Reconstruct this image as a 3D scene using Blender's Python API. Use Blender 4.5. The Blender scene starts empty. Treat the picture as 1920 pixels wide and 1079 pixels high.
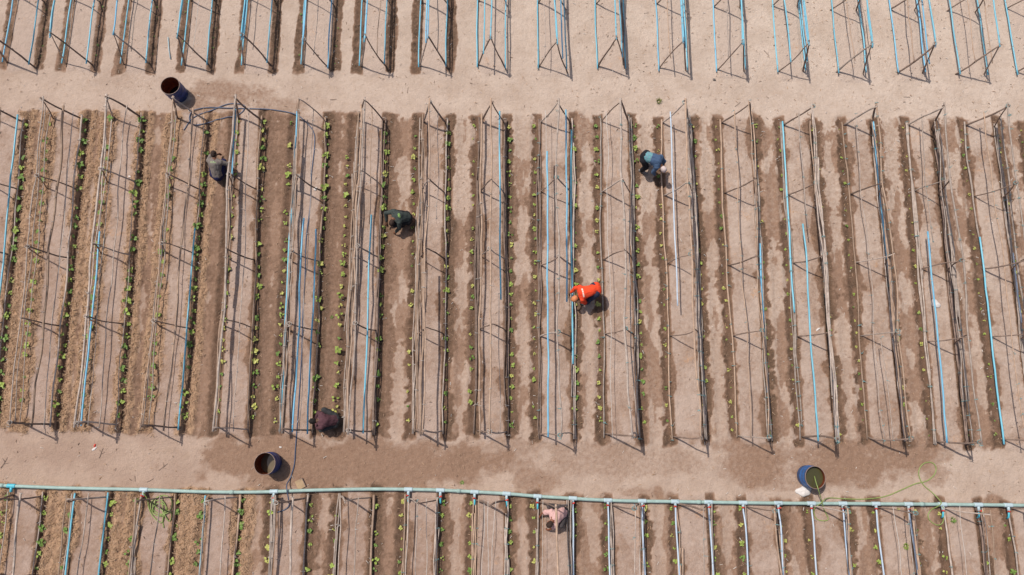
import bpy, math, random
import numpy as np
from mathutils import Vector, Matrix

R = math.radians
# ---------------------------------------------------------------- camera, sky, sun
scene = bpy.context.scene
COL = scene.collection
H, F, TH = 20.5, 1300.0, R(11.5)          # camera height, focal length in photo pixels, tilt off the vertical
cam_d = bpy.data.cameras.new('camera'); cam = bpy.data.objects.new('camera', cam_d); COL.objects.link(cam)
cam.location = (0, 0, H); cam.rotation_euler = (TH, 0, 0)
cam_d.sensor_width = 36; cam_d.lens = F / 1920 * 36; cam_d.clip_start = .1; cam_d.clip_end = 2000
scene.camera = cam
SUN = Vector((-.41, .36, 1)).normalized()
world = bpy.data.worlds.new('World'); scene.world = world; world.use_nodes = True
wn = world.node_tree.nodes; wl = world.node_tree.links
sky = wn.new('ShaderNodeTexSky'); sky.sky_type = 'NISHITA'; sky.sun_disc = False
sky.sun_elevation = math.asin(SUN.z); sky.sun_rotation = math.atan2(SUN.x, SUN.y)
sky.dust_density = 3
wl.new(sky.outputs[0], wn['Background'].inputs[0]); wn['Background'].inputs[1].default_value = .095
sl = bpy.data.lights.new('sun', 'SUN'); sl.energy = 3.7; sl.angle = R(.55); sl.color = (1, .95, .88)
so = bpy.data.objects.new('sun', sl); COL.objects.link(so)
so.rotation_euler = SUN.to_track_quat('Z', 'Y').to_euler()
scene.view_settings.view_transform = 'Standard'; scene.view_settings.look = 'None'
scene.view_settings.exposure = -.01; scene.view_settings.gamma = 1
scene.view_settings.use_curve_mapping = False

# ---------------------------------------------------------------- helpers
rnd = random.Random(7)
CT, ST = math.cos(TH), math.sin(TH)
def at(px, py, z=0.0):
    """a point of the survey photo -> the point at height z"""
    x = px - 960; y = 539.5 - py
    d = (x, y*CT + F*ST, y*ST - F*CT)
    k = (z - H) / d[2]
    return Vector((d[0]*k, d[1]*k, z))

def tag(o, label=None, cat=None, group=None, kind=None):
    for k, v in (('label', label), ('category', cat), ('group', group), ('kind', kind)):
        if v: o[k] = v
    return o
def empty(name, loc=(0, 0, 0), rz=0):
    o = bpy.data.objects.new(name, None); COL.objects.link(o); o.location = loc; o.rotation_euler = (0, 0, rz)
    o.empty_display_size = .1
    return o
def mk(name, geo, mats, parent=None, smooth=True):
    """geo = MB; links one mesh object, in the coordinates of its parent"""
    me = bpy.data.meshes.new(name); me.from_pydata(geo.v, [], geo.f)
    if not isinstance(mats, (list, tuple)): mats = [mats]
    for m in mats: me.materials.append(m)
    if len(mats) > 1: me.polygons.foreach_set('material_index', geo.m)
    if smooth: me.polygons.foreach_set('use_smooth', [True]*len(me.polygons))
    me.update()
    o = bpy.data.objects.new(name, me); COL.objects.link(o)
    if parent: o.parent = parent
    return o
class MB:
    def __init__(s): s.v = []; s.f = []; s.m = []
    def tube(s, pts, rad, n=6, mi=0, cap=True, ov=1.0):
        pts = [Vector(p) for p in pts]; N = len(pts)
        if not isinstance(rad, (list, tuple)): rad = [rad]*N
        b = len(s.v); up = None
        for i, p in enumerate(pts):
            t = (pts[min(i+1, N-1)] - pts[max(i-1, 0)])
            if t.length < 1e-9: t = Vector((0, 0, 1))
            t.normalize()
            if up is None:
                up = Vector((0, 0, 1)) if abs(t.z) < .9 else Vector((1, 0, 0))
            up = (up - t*up.dot(t)); up.normalize() if up.length > 1e-6 else None
            w = t.cross(up)
            for k in range(n):
                a = 2*math.pi*k/n
                s.v.append(tuple(p + (up*math.cos(a) + w*math.sin(a)*ov)*rad[i]))
        for i in range(N-1):
            for k in range(n):
                a = b+i*n+k; c = b+i*n+(k+1) % n
                s.f.append((a, c, c+n, a+n)); s.m.append(mi)
        if cap:
            s.f.append(tuple(b+k for k in range(n))[::-1]); s.m.append(mi)
            s.f.append(tuple(b+(N-1)*n+k for k in range(n))); s.m.append(mi)
    def capsule(s, a, b_, ra, rb, n=14):
        a = Vector(a); b_ = Vector(b_); d = b_-a; L = d.length; d = d/L if L > 1e-6 else Vector((0, 0, 1))
        P = []; Q = []
        for i in range(5):
            q = math.pi/2*(i+.15)/5; P.append(a - d*ra*math.cos(q)); Q.append(ra*math.sin(q))
        for i in range(4):
            t = i/3; P.append(a+d*L*t); Q.append(ra+(rb-ra)*t)
        for i in range(4, -1, -1):
            q = math.pi/2*(i+.15)/5; P.append(b_ + d*rb*math.cos(q)); Q.append(rb*math.sin(q))
        s.tube(P, Q, n)
    def ball(s, c, r, rot=None, n=14):
        c = Vector(c); r = Vector(r) if hasattr(r, '__len__') else Vector((r, r, r)); b = len(s.v)
        M = rot or Matrix.Identity(3)
        s.v.append(tuple(c + M @ Vector((0, 0, r.z))))
        for i in range(1, n//2):
            q = math.pi*i/(n//2)
            for k in range(n):
                a = 2*math.pi*k/n
                s.v.append(tuple(c + M @ Vector((r.x*math.sin(q)*math.cos(a), r.y*math.sin(q)*math.sin(a), r.z*math.cos(q)))))
        s.v.append(tuple(c - M @ Vector((0, 0, r.z)))); e = len(s.v)-1
        for k in range(n):
            s.f.append((b, b+1+k, b+1+(k+1) % n)); s.m.append(0)
            o = b+1+(n//2-2)*n
            s.f.append((e, o+(k+1) % n, o+k)); s.m.append(0)
        for i in range(n//2-2):
            for k in range(n):
                o = b+1+i*n
                s.f.append((o+k, o+n+k, o+n+(k+1) % n, o+(k+1) % n)); s.m.append(0)
    def box(s, c, d, rot=None, mi=0):
        c = Vector(c); b = len(s.v); M = rot or Matrix.Identity(3)
        for z in (-1, 1):
            for x, y in ((-1, -1), (1, -1), (1, 1), (-1, 1)):
                s.v.append(tuple(c + M @ Vector((x*d[0]/2, y*d[1]/2, z*d[2]/2))))
        for q in ((3, 2, 1, 0), (4, 5, 6, 7), (0, 1, 5, 4), (1, 2, 6, 5), (2, 3, 7, 6), (3, 0, 4, 7)):
            s.f.append(tuple(b+i for i in q)); s.m.append(mi)
def curve(pts, step=.06):
    """Catmull-Rom through pts"""
    P = [Vector(p) for p in pts]; P = [P[0]*2-P[1]] + P + [P[-1]*2-P[-2]]; out = []
    for i in range(1, len(P)-2):
        n = max(2, int((P[i+1]-P[i]).length/step))
        for k in range(n):
            t = k/n; a, b, c, d = P[i-1], P[i], P[i+1], P[i+2]
            out.append(.5*((2*b)+(c-a)*t+(2*a-5*b+4*c-d)*t*t+(3*b-a-3*c+d)*t**3))
    out.append(P[-2]); return out
ORD = ['first', 'second', 'third', 'fourth', 'fifth', 'sixth', 'seventh', 'eighth', 'ninth', 'tenth', 'eleventh', 'twelfth',
       'thirteenth', 'fourteenth', 'fifteenth', 'sixteenth', 'seventeenth', 'eighteenth', 'nineteenth']
def nth(i):
    i += 1
    return '%d%s' % (i, 'th' if 10 < i % 100 < 14 else {1: 'st', 2: 'nd', 3: 'rd'}.get(i % 10, 'th'))

# ---------------------------------------------------------------- materials
def mat(name, col, rough=.8, noise=0, nscale=20, col2=None, bump=0, metal=0, spec=.3, stretch=None, rand=0, coat=0):
    m = bpy.data.materials.new(name); m.use_nodes = True; nt = m.node_tree; N = nt.nodes; L = nt.links
    bs = N['Principled BSDF']; bs.inputs['Roughness'].default_value = rough; bs.inputs['Metallic'].default_value = metal
    bs.inputs['Specular IOR Level'].default_value = spec; bs.inputs['Coat Weight'].default_value = coat
    c4 = (*col, 1); bs.inputs['Base Color'].default_value = c4
    src = None
    if noise or col2:
        tc = N.new('ShaderNodeTexCoord'); mp = N.new('ShaderNodeMapping'); no = N.new('ShaderNodeTexNoise')
        no.inputs['Scale'].default_value = nscale; no.inputs['Detail'].default_value = 6; no.inputs['Roughness'].default_value = .65
        L.new(tc.outputs['Object'], mp.inputs[0]); L.new(mp.outputs[0], no.inputs['Vector'])
        if stretch: mp.inputs['Scale'].default_value = stretch
        rp = N.new('ShaderNodeMapRange'); rp.inputs[1].default_value = .3; rp.inputs[2].default_value = .7
        L.new(no.outputs[0], rp.inputs[0])
        mx = N.new('ShaderNodeMix'); mx.data_type = 'RGBA'
        c2 = col2 or tuple(c*(1-noise) for c in col)
        mx.inputs[6].default_value = c4; mx.inputs[7].default_value = (*c2, 1)
        L.new(rp.outputs[0], mx.inputs[0]); src = mx.outputs[2]
        if bump:
            bp = N.new('ShaderNodeBump'); bp.inputs['Strength'].default_value = bump; bp.inputs['Distance'].default_value = .02
            L.new(no.outputs[0], bp.inputs['Height']); L.new(bp.outputs[0], bs.inputs['Normal'])
    if rand:
        oi = N.new('ShaderNodeObjectInfo'); hs = N.new('ShaderNodeHueSaturation'); mr = N.new('ShaderNodeMapRange')
        mr.inputs[3].default_value = 1-rand; mr.inputs[4].default_value = 1+rand
        L.new(oi.outputs['Random'], mr.inputs[0]); L.new(mr.outputs[0], hs.inputs['Value'])
        if src: L.new(src, hs.inputs['Color'])
        else: hs.inputs['Color'].default_value = c4
        src = hs.outputs[0]
    if src: L.new(src, bs.inputs['Base Color'])
    return m
M_grey = mat('weathered_wood', (.52, .43, .37), .9, nscale=7, col2=(.29, .225, .185), bump=.5, rand=.22)
M_tan = mat('peeled_wood', (.48, .34, .25), .85, nscale=6, col2=(.30, .20, .14), bump=.4, rand=.2)
M_dark = mat('dark_bark', (.16, .11, .088), .9, nscale=9, col2=(.30, .215, .17), bump=.6, rand=.2)
M_blue = mat('blue_plastic_pipe', (.12, .42, .56), .38, nscale=3, col2=(.20, .50, .62), rand=.12, spec=.5)
M_blueB = mat('faded_blue_pipe', (.22, .52, .66), .45, nscale=2, col2=(.12, .38, .62), rand=.1, spec=.5)
M_white = mat('pale_plastic_pipe', (.40, .50, .62), .4, nscale=2, col2=(.55, .62, .70), spec=.5)
M_string = mat('white_string', (.66, .60, .54), .9, noise=.3, nscale=30)
M_twine = mat('teal_twine', (.25, .46, .46), .8, noise=.4, nscale=30)
M_head = mat('sage_plastic_pipe', (.36, .49, .45), .55, nscale=5, col2=(.27, .37, .335), bump=.1)
M_fit = mat('pale_fitting', (.46, .58, .62), .4, noise=.15, nscale=8)
M_fitb = mat('blue_fitting', (.10, .50, .62), .4, noise=.1, nscale=8)
M_red = mat('red_valve', (.65, .06, .04), .4)
M_hose_n = mat('navy_hose', (.075, .10, .17), .45, noise=.3, nscale=10, spec=.5)
M_hose_g = mat('green_hose', (.27, .35, .10), .45, noise=.25, nscale=10, spec=.5)

# ---------------------------------------------------------------- the rows: feet of the end frames, in photo pixels
# (left foot top, right foot top, left foot bottom, right foot bottom)
MID = [((-14, 221), (48, 229), (-74, 786), (-8, 790)),
       ((98, 224), (161, 226), (42, 791), (104, 795)),
       ((212, 222), (268, 222), (158, 791), (224, 797)),
       ((332, 224), (390, 227), (282, 797), (342, 801)),
       ((446, 224), (490, 225), (407, 801), (467, 805)),
       ((557, 226), (612, 228), (526, 805), (587, 806)),
       ((670, 228), (721, 229), (644, 806), (702, 808)),
       ((791, 228), (838, 230), (776, 806), (831, 808)),
       ((900, 228), (946, 231), (894, 807), (951, 810)),
       ((1011, 230), (1071, 229), (1010, 815), (1075, 816)),
       ((1125, 229), (1181, 231), (1134, 814), (1198, 817)),
       ((1239, 232), (1295, 231), (1261, 819), (1321, 818)),
       ((1349, 232), (1411, 233), (1382, 817), (1441, 820)),
       ((1466, 235), (1519, 238), (1503, 820), (1568, 823)),
       ((1582, 235), (1634, 240), (1627, 820), (1695, 822)),
       ((1700, 236), (1748, 243), (1752, 826), (1810, 829)),
       ((1808, 236), (1865, 240), (1877, 825), (1938, 829)),
       ((1922, 238), (1978, 243), (2000, 828), (2062, 832))]
TOP = [((12, 118), (66, 127)), ((122, 121), (173, 122)), ((231, 122), (278, 119)), ((345, 122), (391, 120)),
       ((456, 122), (507, 122)), ((566, 122), (622, 134)), ((675, 125), (726, 126)), ((786, 125), (840, 128)),
       ((895, 124), (950, 130)), ((1009, 126), (1065, 138)), ((1120, 127), (1172, 130)), ((1235, 129), (1287, 133)),
       ((1344, 132), (1397, 135)), ((1457, 135), (1507, 135)), ((1567, 137), (1620, 139)), ((1681, 136), (1731, 139)),
       ((1790, 140), (1847, 141)), ((1903, 137), (1962, 141))]
BOT = [((22, 929), (82, 929)), ((144, 931), (207, 929)), ((266, 934), (329, 931)), ((388, 935), (449, 934)),
       ((516, 935), (578, 934)), ((638, 932), (700, 935)), ((762, 935), (824, 938)), ((890, 940), (950, 940)),
       ((1008, 941), (1069, 945)), ((1143, 944), (1203, 945)), ((1267, 946), (1328, 948)), ((1394, 948), (1457, 950)),
       ((1520, 950), (1583, 952)), ((1643, 952), (1706, 954)), ((1767, 953), (1830, 955)), ((1890, 954), (1953, 957))]
def far(p, n=2.9, dy=1):     # the other end of a row that leaves the picture: along the row direction
    g = at(*p); k = dy*n
    return g + Vector((0.004*g.x*dy*0, k, 0))
rows = []      # dicts with world coordinates: A = top end (north), B = bottom end
for i, (a, b, c, d) in enumerate(MID):
    rows.append(dict(band='middle', i=i, LA=at(*a), RA=at(*b), LB=at(*c), RB=at(*d), ends=(1, 1), h=1.25))
for i, (a, b) in enumerate(TOP):
    rows.append(dict(band='upper', i=i, LA=far(a, 4.6), RA=far(b, 4.6), LB=at(*a), RB=at(*b), ends=(0, 1), h=1.38))
for i, (a, b) in enumerate(BOT):
    rows.append(dict(band='lower', i=i, LA=at(*a), RA=at(*b), LB=far(a, 4.4, -1), RB=far(b, 4.4, -1), ends=(1, 0), h=1.2))
def planted(r): return r['band'] != 'upper' or r['i'] < 8

# ---------------------------------------------------------------- the ground sheet
rs = np.random.RandomState(3)
LAT = rs.rand(512, 512)
def vn(x, y, s, seed=0):
    x = x/s + seed*17.31 + 200; y = y/s + seed*9.7 + 200
    xi = np.floor(x).astype(int); yi = np.floor(y).astype(int); fx = x-xi; fy = y-yi
    fx = fx*fx*(3-2*fx); fy = fy*fy*(3-2*fy); xi %= 512; yi %= 512; x1 = (xi+1) % 512; y1 = (yi+1) % 512
    return (LAT[xi, yi]*(1-fx)+LAT[x1, yi]*fx)*(1-fy)+(LAT[xi, y1]*(1-fx)+LAT[x1, y1]*fx)*fy
def fbm(x, y, s, o=4, seed=0, g=.55):
    t = 0; a = 1; n = 0
    for k in range(o): t = t + a*vn(x, y, s/2**k, seed+k*3); n += a; a *= g
    return t/n
def ss(a, b, x):
    t = np.clip((x-a)/(b-a), 0, 1); return t*t*(3-2*t)
def P(px, py): g = at(px, py); return g.x, g.y
# damp patches on the paths: (px, py, half width px, half height px, strength)
DAMP = [(700, 872, 330, 50, .72), (480, 855, 130, 44, .75), (1120, 845, 120, 20, .35), (950, 840, 90, 18, .35), (1000, 900, 60, 26, .45),
        (1400, 868, 80, 44, .6), (1560, 868, 150, 48, .62), (1690, 850, 110, 48, .55), (1210, 925, 50, 12, .45), (1760, 890, 36, 28, .4),
        (430, 172, 90, 32, .5), (380, 200, 60, 20, .5), (530, 200, 70, 20, .35), (1180, 868, 240, 34, .3), (250, 150, 130, 18, .12), (1235, 925, 12, 16, .7),
        (1255, 930, 10, 10, .5), (1870, 945, 22, 18, .6), (505, 905, 60, 18, .5), (1480, 905, 60, 22, .35), (330, 560, 60, 330, .15),
        (1662, 775, 30, 52, .5), (780, 905, 90, 18, .3), (60, 850, 60, 20, .1)]
def masks(x, y):
    wet_shade = np.zeros_like(x); org_shade = np.zeros_like(x); straw = np.zeros_like(x); bed = np.zeros_like(x); h = np.zeros_like(x)
    n1 = fbm(x, y, .55, 3, 1)-.5; n2 = fbm(x, y, .16, 3, 5)-.5; n3 = vn(x, y, 1.1, 11)-.5
    # slow change of the edge of each strip along the row
    for r in rows:
        ymin = min(r['LB'].y, r['RB'].y)-.5; ymax = max(r['LA'].y, r['RA'].y)+.5
        xm = [p.x for p in (r['LA'], r['RA'], r['LB'], r['RB'])]
        sel = np.where((y > ymin) & (y < ymax) & (x > min(xm)-.9) & (x < max(xm)+.9))
        if not len(sel[0]): continue
        X = x[sel]; Y = y[sel]; a = n1[sel]; b = n2[sel]; c = n3[sel]
        t = (Y-r['LB'].y)/(r['LA'].y-r['LB'].y); xl = r['LB'].x+(r['LA'].x-r['LB'].x)*t; xr = r['RB'].x+(r['RA'].x-r['RB'].x)*t
        end = ss(-.34, -.18, Y-r['LB'].y+a*.35+b*.1) if r['ends'][1] else 1
        end = end*(1-ss(.18, .34, Y-r['LA'].y+a*.35+b*.1)) if r['ends'][0] else end
        inner = ss(0, .1, X-xl)*(1-ss(-.1, 0, X-xr))*end
        bed[sel] = np.maximum(bed[sel], inner)
        if not planted(r): continue
        i = r['i']; band = r['band']
        straw_row = 1.0 if (band == 'middle' and i < 3) or (band == 'lower' and i < 4) else (.6 if (band, i) == ('middle', 3) else 0)
        W = .32 + c*.2 + a*.34 + b*.30
        if band == 'middle' and 3 <= i <= 6: W = W + .16
        if band == 'middle' and i in (4, 5): W = W+.05
        if i > 8: W = W-.045
        IN = .06 + .24*np.maximum(0, a+c*.7+b*.4)*2
        if band == 'upper': W = .27+c*.08+a*.16+b*.1; IN = IN*.4
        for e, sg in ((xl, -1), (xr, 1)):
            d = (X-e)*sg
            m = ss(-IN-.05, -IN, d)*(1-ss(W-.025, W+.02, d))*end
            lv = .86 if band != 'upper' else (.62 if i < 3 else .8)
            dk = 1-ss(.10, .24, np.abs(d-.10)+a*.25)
            wet_shade[sel] = np.maximum(wet_shade[sel], m*(lv+a*.25+.34*dk*(b+.75)*.9))
            if sg > 0: wet_shade[sel] = np.maximum(wet_shade[sel], (.95+b*.3)*ss(-.05, -.01, d)*(1-ss(.12, .2, d+a*.2))*end)  # right strip: damp soil coloured darker still for the shadow along the rail
            org_shade[sel] = np.maximum(org_shade[sel], m*dk*ss(-.1-.12*(sg > 0), .25-.12*(sg > 0), b+c*.35))  # dark crumbs, more on the right where rail shadow is painted in
            if straw_row:
                ds = np.abs(d-.05); mm = (1-ss(*((.25, .38) if band == 'middle' else (.3, .5)), ds+a*.25))*end*straw_row
                gap = ss(.03, .09, np.abs(d-.10))*.7+.3 if sg < 0 else ss(.04, .11, np.abs(d-.08)+a*.1)
                mm = mm*ss(-.27 if band == 'middle' else -.12, -.10 if band == 'middle' else -.02, d+a*.5)
                straw[sel] = np.maximum(straw[sel], mm*gap)
            h[sel] += -.035*np.exp(-((d-.10)/.09)**2)*end + (.022*np.exp(-((d-.30)/.08)**2)*end if band != 'upper' else 0)
    wet_shade *= 1-.45*straw
    for band, (x0, x1) in (('middle', (-19, 19)), ('lower', (-19, 19))):
        rr_ = [r for r in rows if r['band'] == band]
        yt = np.interp(x, [r['LA'].x for r in rr_], [r['LA'].y for r in rr_])+.05; yb = np.interp(x, [r['LB'].x for r in rr_], [r['LB'].y for r in rr_])-.05
        ins = ss(-.25, .1, y-yb+n1*.8)*(1-ss(-.1, .25, y-yt+n1*.8))
        lv_ = np.interp(x, [-15, -9, -4, 4, 12], [.26, .30, .25, .22, .26]) + n3*.10 + n1*.08
        isl = fbm(x*1.25, y*.42, .42, 4, 77, .5); th = np.interp(x, [-15, -9, -4, 2, 9, 14], [.50, .42, .50, .56, .50, .47]); lv_ = lv_ + .36*ss(0, .025, isl-th)
        wet_shade = np.maximum(wet_shade, ins*(lv_*(1-bed)+bed*(.20+n1*.5+n2*.25+.14*(n3 > .1))))
    for (px, py, rx, ry, s) in DAMP:
        cx, cy = P(px, py); wx = rx/64; wy = ry/64
        d = np.sqrt(((x-cx)/wx)**2+((y-cy)/wy)**2) + n1*1.0+n2*.3
        wet_shade = np.maximum(wet_shade, s*(1-ss(.55, 1.15, d))*(1+n3*.3))
    clod = np.abs(fbm(x, y, .11, 3, 21)-.5)*2
    h += (.004+.028*org_shade+.012*np.clip(wet_shade, 0, 1)*(1-bed))*(fbm(x, y, .085, 3, 31)-.5)*2*.8
    h += straw*(.03+.14*(fbm(x*1.1, y*.75, .14, 4, 41, .5)-.45))
    h += .012*(fbm(x, y, .8, 3, 51)-.5) + .02*bed + bed*.016*(fbm(x*1.3, y*.6, .2, 4, 61)-.5)
    return wet_shade, org_shade, straw, bed, h
def axis(a, b, st):
    core = list(np.arange(a, b+1e-6, st)); out = []; d = st; v = a
    while v > -420: d *= 1.35; v -= d; out.append(v)
    up = []; d = st; v = core[-1]
    while v < 420: d *= 1.35; v += d; up.append(v)
    return np.array(out[::-1]+core+up)
gx = axis(-18.6, 18.6, .0315); gy = axis(-5.9, 15.4, .0315)
GX, GY = np.meshgrid(gx, gy)
wet_shade, org_shade, straw, bed, gh = masks(GX, GY)
def ground_z(x, y):
    i = np.clip(np.searchsorted(gx, x), 0, len(gx)-1); j = np.clip(np.searchsorted(gy, y), 0, len(gy)-1)
    return float(gh[j, i])
nx, ny = len(gx), len(gy)
co = np.stack([GX, GY, gh], -1).reshape(-1, 3).astype(np.float32)
idx = np.arange(nx*ny).reshape(ny, nx)
q = np.stack([idx[:-1, :-1], idx[:-1, 1:], idx[1:, 1:], idx[1:, :-1]], -1).reshape(-1, 4).astype(np.int32)
me = bpy.data.meshes.new('ground'); me.vertices.add(nx*ny); me.vertices.foreach_set('co', co.ravel())
me.loops.add(q.size); me.loops.foreach_set('vertex_index', q.ravel()); me.polygons.add(len(q))
me.polygons.foreach_set('loop_start', np.arange(0, q.size, 4, dtype=np.int32))
me.polygons.foreach_set('use_smooth', np.ones(len(q), bool)); me.update(calc_edges=True)
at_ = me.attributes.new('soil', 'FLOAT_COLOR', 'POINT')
at_.data.foreach_set('color', np.stack([wet_shade, org_shade, straw, bed], -1).astype(np.float32).ravel())

def ground_material():
    m = bpy.data.materials.new('soil'); m.use_nodes = True; nt = m.node_tree; N = nt.nodes; L = nt.links
    bs = N['Principled BSDF']; bs.inputs['Specular IOR Level'].default_value = .12; bs.inputs['Roughness'].default_value = .95
    tc = N.new('ShaderNodeTexCoord'); geo = tc.outputs['Object']
    atn = N.new('ShaderNodeAttribute'); atn.attribute_name = 'soil'; sp = N.new('ShaderNodeSeparateColor'); L.new(atn.outputs['Color'], sp.inputs[0])
    def noise(s, d=4, ro=.6, st=None):
        n = N.new('ShaderNodeTexNoise'); n.inputs['Scale'].default_value = s; n.inputs['Detail'].default_value = d; n.inputs['Roughness'].default_value = ro
        if st:
            mp = N.new('ShaderNodeMapping'); mp.inputs['Scale'].default_value = st; L.new(geo, mp.inputs[0]); L.new(mp.outputs[0], n.inputs['Vector'])
        else: L.new(geo, n.inputs['Vector'])
        return n.outputs[0]
    def rng(src, a, b, c=0, d=1):
        r = N.new('ShaderNodeMapRange'); L.new(src, r.inputs[0])
        for k, v in zip((1, 2, 3, 4), (a, b, c, d)): r.inputs[k].default_value = v
        return r.outputs[0]
    def mix(f, a, b, mode='MIX'):
        x = N.new('ShaderNodeMix'); x.data_type = 'RGBA'; x.blend_type = mode
        if isinstance(f, float): x.inputs[0].default_value = f
        else: L.new(f, x.inputs[0])
        for k, v in ((6, a), (7, b)):
            if isinstance(v, tuple): x.inputs[k].default_value = (*v, 1)
            else: L.new(v, x.inputs[k])
        return x.outputs[2]
    def mul(a, b):
        x = N.new('ShaderNodeMath'); x.operation = 'MULTIPLY'; L.new(a, x.inputs[0])
        if isinstance(b, float): x.inputs[1].default_value = b
        else: L.new(b, x.inputs[1])
        return x.outputs[0]
    # the sand gets paler towards the north-east corner of the field
    sx = N.new('ShaderNodeSeparateXYZ'); L.new(geo, sx.inputs[0])
    dt = N.new('ShaderNodeVectorMath'); dt.operation = 'DOT_PRODUCT'; L.new(geo, dt.inputs[0]); dt.inputs[1].default_value = (.55, 1, 0)
    pale = rng(dt.outputs['Value'], -8, 17)
    sand = mix(pale, (.44, .315, .245), (.57, .455, .375))
    sand = mix(rng(noise(.9, 5), .42, .62), sand, mix(pale, (.37, .255, .195), (.50, .39, .315)))
    sand = mix(rng(noise(9, 5, .7), .5, .75, 0, .45), sand, (.36, .25, .18))
    sand = mix(rng(noise(2.3, 6, .72), .5, .72, 0, .45), sand, (.38, .265, .19))
    crust = mix(rng(noise(5, 5), .35, .7), (.44, .325, .27), (.36, .255, .205))
    crust = mix(mul(pale, .75), crust, (.53, .42, .345))
    c = mix(mul(atn.outputs['Alpha'], .8), sand, crust)
    wetc = mix(rng(noise(6, 6, .7), .35, .7), (.305, .192, .132), (.245, .148, .10))
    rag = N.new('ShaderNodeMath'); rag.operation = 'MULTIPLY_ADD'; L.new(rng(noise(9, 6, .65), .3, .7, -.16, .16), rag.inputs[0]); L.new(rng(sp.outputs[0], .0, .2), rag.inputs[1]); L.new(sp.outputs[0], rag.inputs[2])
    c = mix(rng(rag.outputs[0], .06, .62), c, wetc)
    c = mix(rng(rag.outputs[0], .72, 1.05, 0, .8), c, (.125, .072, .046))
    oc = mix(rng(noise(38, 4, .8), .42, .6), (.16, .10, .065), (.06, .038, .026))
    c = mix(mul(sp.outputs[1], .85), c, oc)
    stc = mix(rng(noise(14, 6, .7, (1, .45, 1)), .35, .65), (.50, .32, .20), (.26, .155, .095))
    c = mix(mul(rng(sp.outputs[2], .05, .5), .85), c, stc)
    # orange litter on a few beds
    vo = noise(1.6, 3); f = mul(mul(rng(vo, .6, .72), rng(noise(14, 5, .8), .45, .6)), atn.outputs['Alpha'])
    c = mix(mul(f, .55), c, (.52, .28, .14))
    # grains and crumbs
    c = mix(rng(noise(75, 3, .8), .56, .7, 0, .5), c, mix(.5, c, (.12, .075, .05)))
    c = mix(rng(noise(48, 3, .8), .64, .74, 0, .55), c, (.66, .56, .47))
    c = mix(rng(noise(19, 5, .75), .56, .70, 0, .38), c, (.20, .125, .082))
    c = mix(rng(noise(17, 5, .75, (1.3, .7, 1)), .57, .72, 0, .30), c, (.60, .47, .37))
    L.new(c, bs.inputs['Base Color'])
    b1 = N.new('ShaderNodeBump'); b1.inputs['Strength'].default_value = .8; b1.inputs['Distance'].default_value = .035
    L.new(noise(22, 7, .72), b1.inputs['Height'])
    b2 = N.new('ShaderNodeBump'); b2.inputs['Strength'].default_value = .6; b2.inputs['Distance'].default_value = .06
    L.new(noise(5, 4, .6), b2.inputs['Height']); L.new(b1.outputs[0], b2.inputs['Normal'])
    L.new(b2.outputs[0], bs.inputs['Normal'])
    return m
me.materials.append(ground_material())
g_ob = bpy.data.objects.new('ground', me); COL.objects.link(g_ob); tag(g_ob, kind='structure')

# loose straw over the mulched rows and crumbs / twigs on the paths
def strands(name, n, fn, mats, wmin, wmax, lmin, lmax, seed):
    rr = np.random.RandomState(seed); V = []; Fc = []; MI = []; k = 0; tries = 0
    while k < n and tries < n*30:
        tries += 1
        x = rr.uniform(-18, 18); y = rr.uniform(-5, 15)
        i = min(np.searchsorted(gx, x), nx-1); j = min(np.searchsorted(gy, y), ny-1)
        if rr.rand() > fn(i, j, x, y): continue
        a = rr.uniform(0, math.pi); l = rr.uniform(lmin, lmax)/2; w = rr.uniform(wmin, wmax)/2
        dx, dy = math.cos(a)*l, math.sin(a)*l; ex, ey = -math.sin(a)*w, math.cos(a)*w; z = gh[j, i]+rr.uniform(.006, .03); tz = rr.uniform(-.5, .5)*l
        b = len(V); V += [(x-dx-ex, y-dy-ey, z-tz), (x+dx-ex, y+dy-ey, z+tz), (x+dx+ex, y+dy+ey, z+tz), (x-dx+ex, y-dy+ey, z-tz), (x, y, z+w*2.2)]
        Fc += [(b, b+1, b+4), (b+1, b+2, b+4), (b+2, b+3, b+4), (b+3, b, b+4)]; mi = rr.randint(len(mats)); MI += [mi]*4; k += 1
    g = MB(); g.v = V; g.f = Fc; g.m = MI
    return mk(name, g, mats, smooth=False)
M_st1 = mat('straw', (.54, .36, .225), .8); M_st2 = mat('dry_straw', (.42, .26, .145), .8); M_st3 = mat('old_straw', (.25, .15, .09), .9)
tag(strands('straw_mulch', 15000, lambda i, j, x, y: straw[j, i]*.9, [M_st1, M_st1, M_st2], .006, .012, .06, .18, 5), kind='stuff')
M_tw = mat('twig_bits', (.20, .13, .09), .9); M_lf = mat('leaf_bits', (.50, .33, .22), .9); M_wh = mat('pale_bits', (.70, .64, .58), .8)
tag(strands('dry_litter', 8000, lambda i, j, x, y: .07+.5*org_shade[j, i]+.12*(x > 2)*(y > 7), [M_tw, M_lf, M_lf, M_st2, M_lf, M_wh], .006, .016, .02, .10, 6), kind='stuff')

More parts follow.
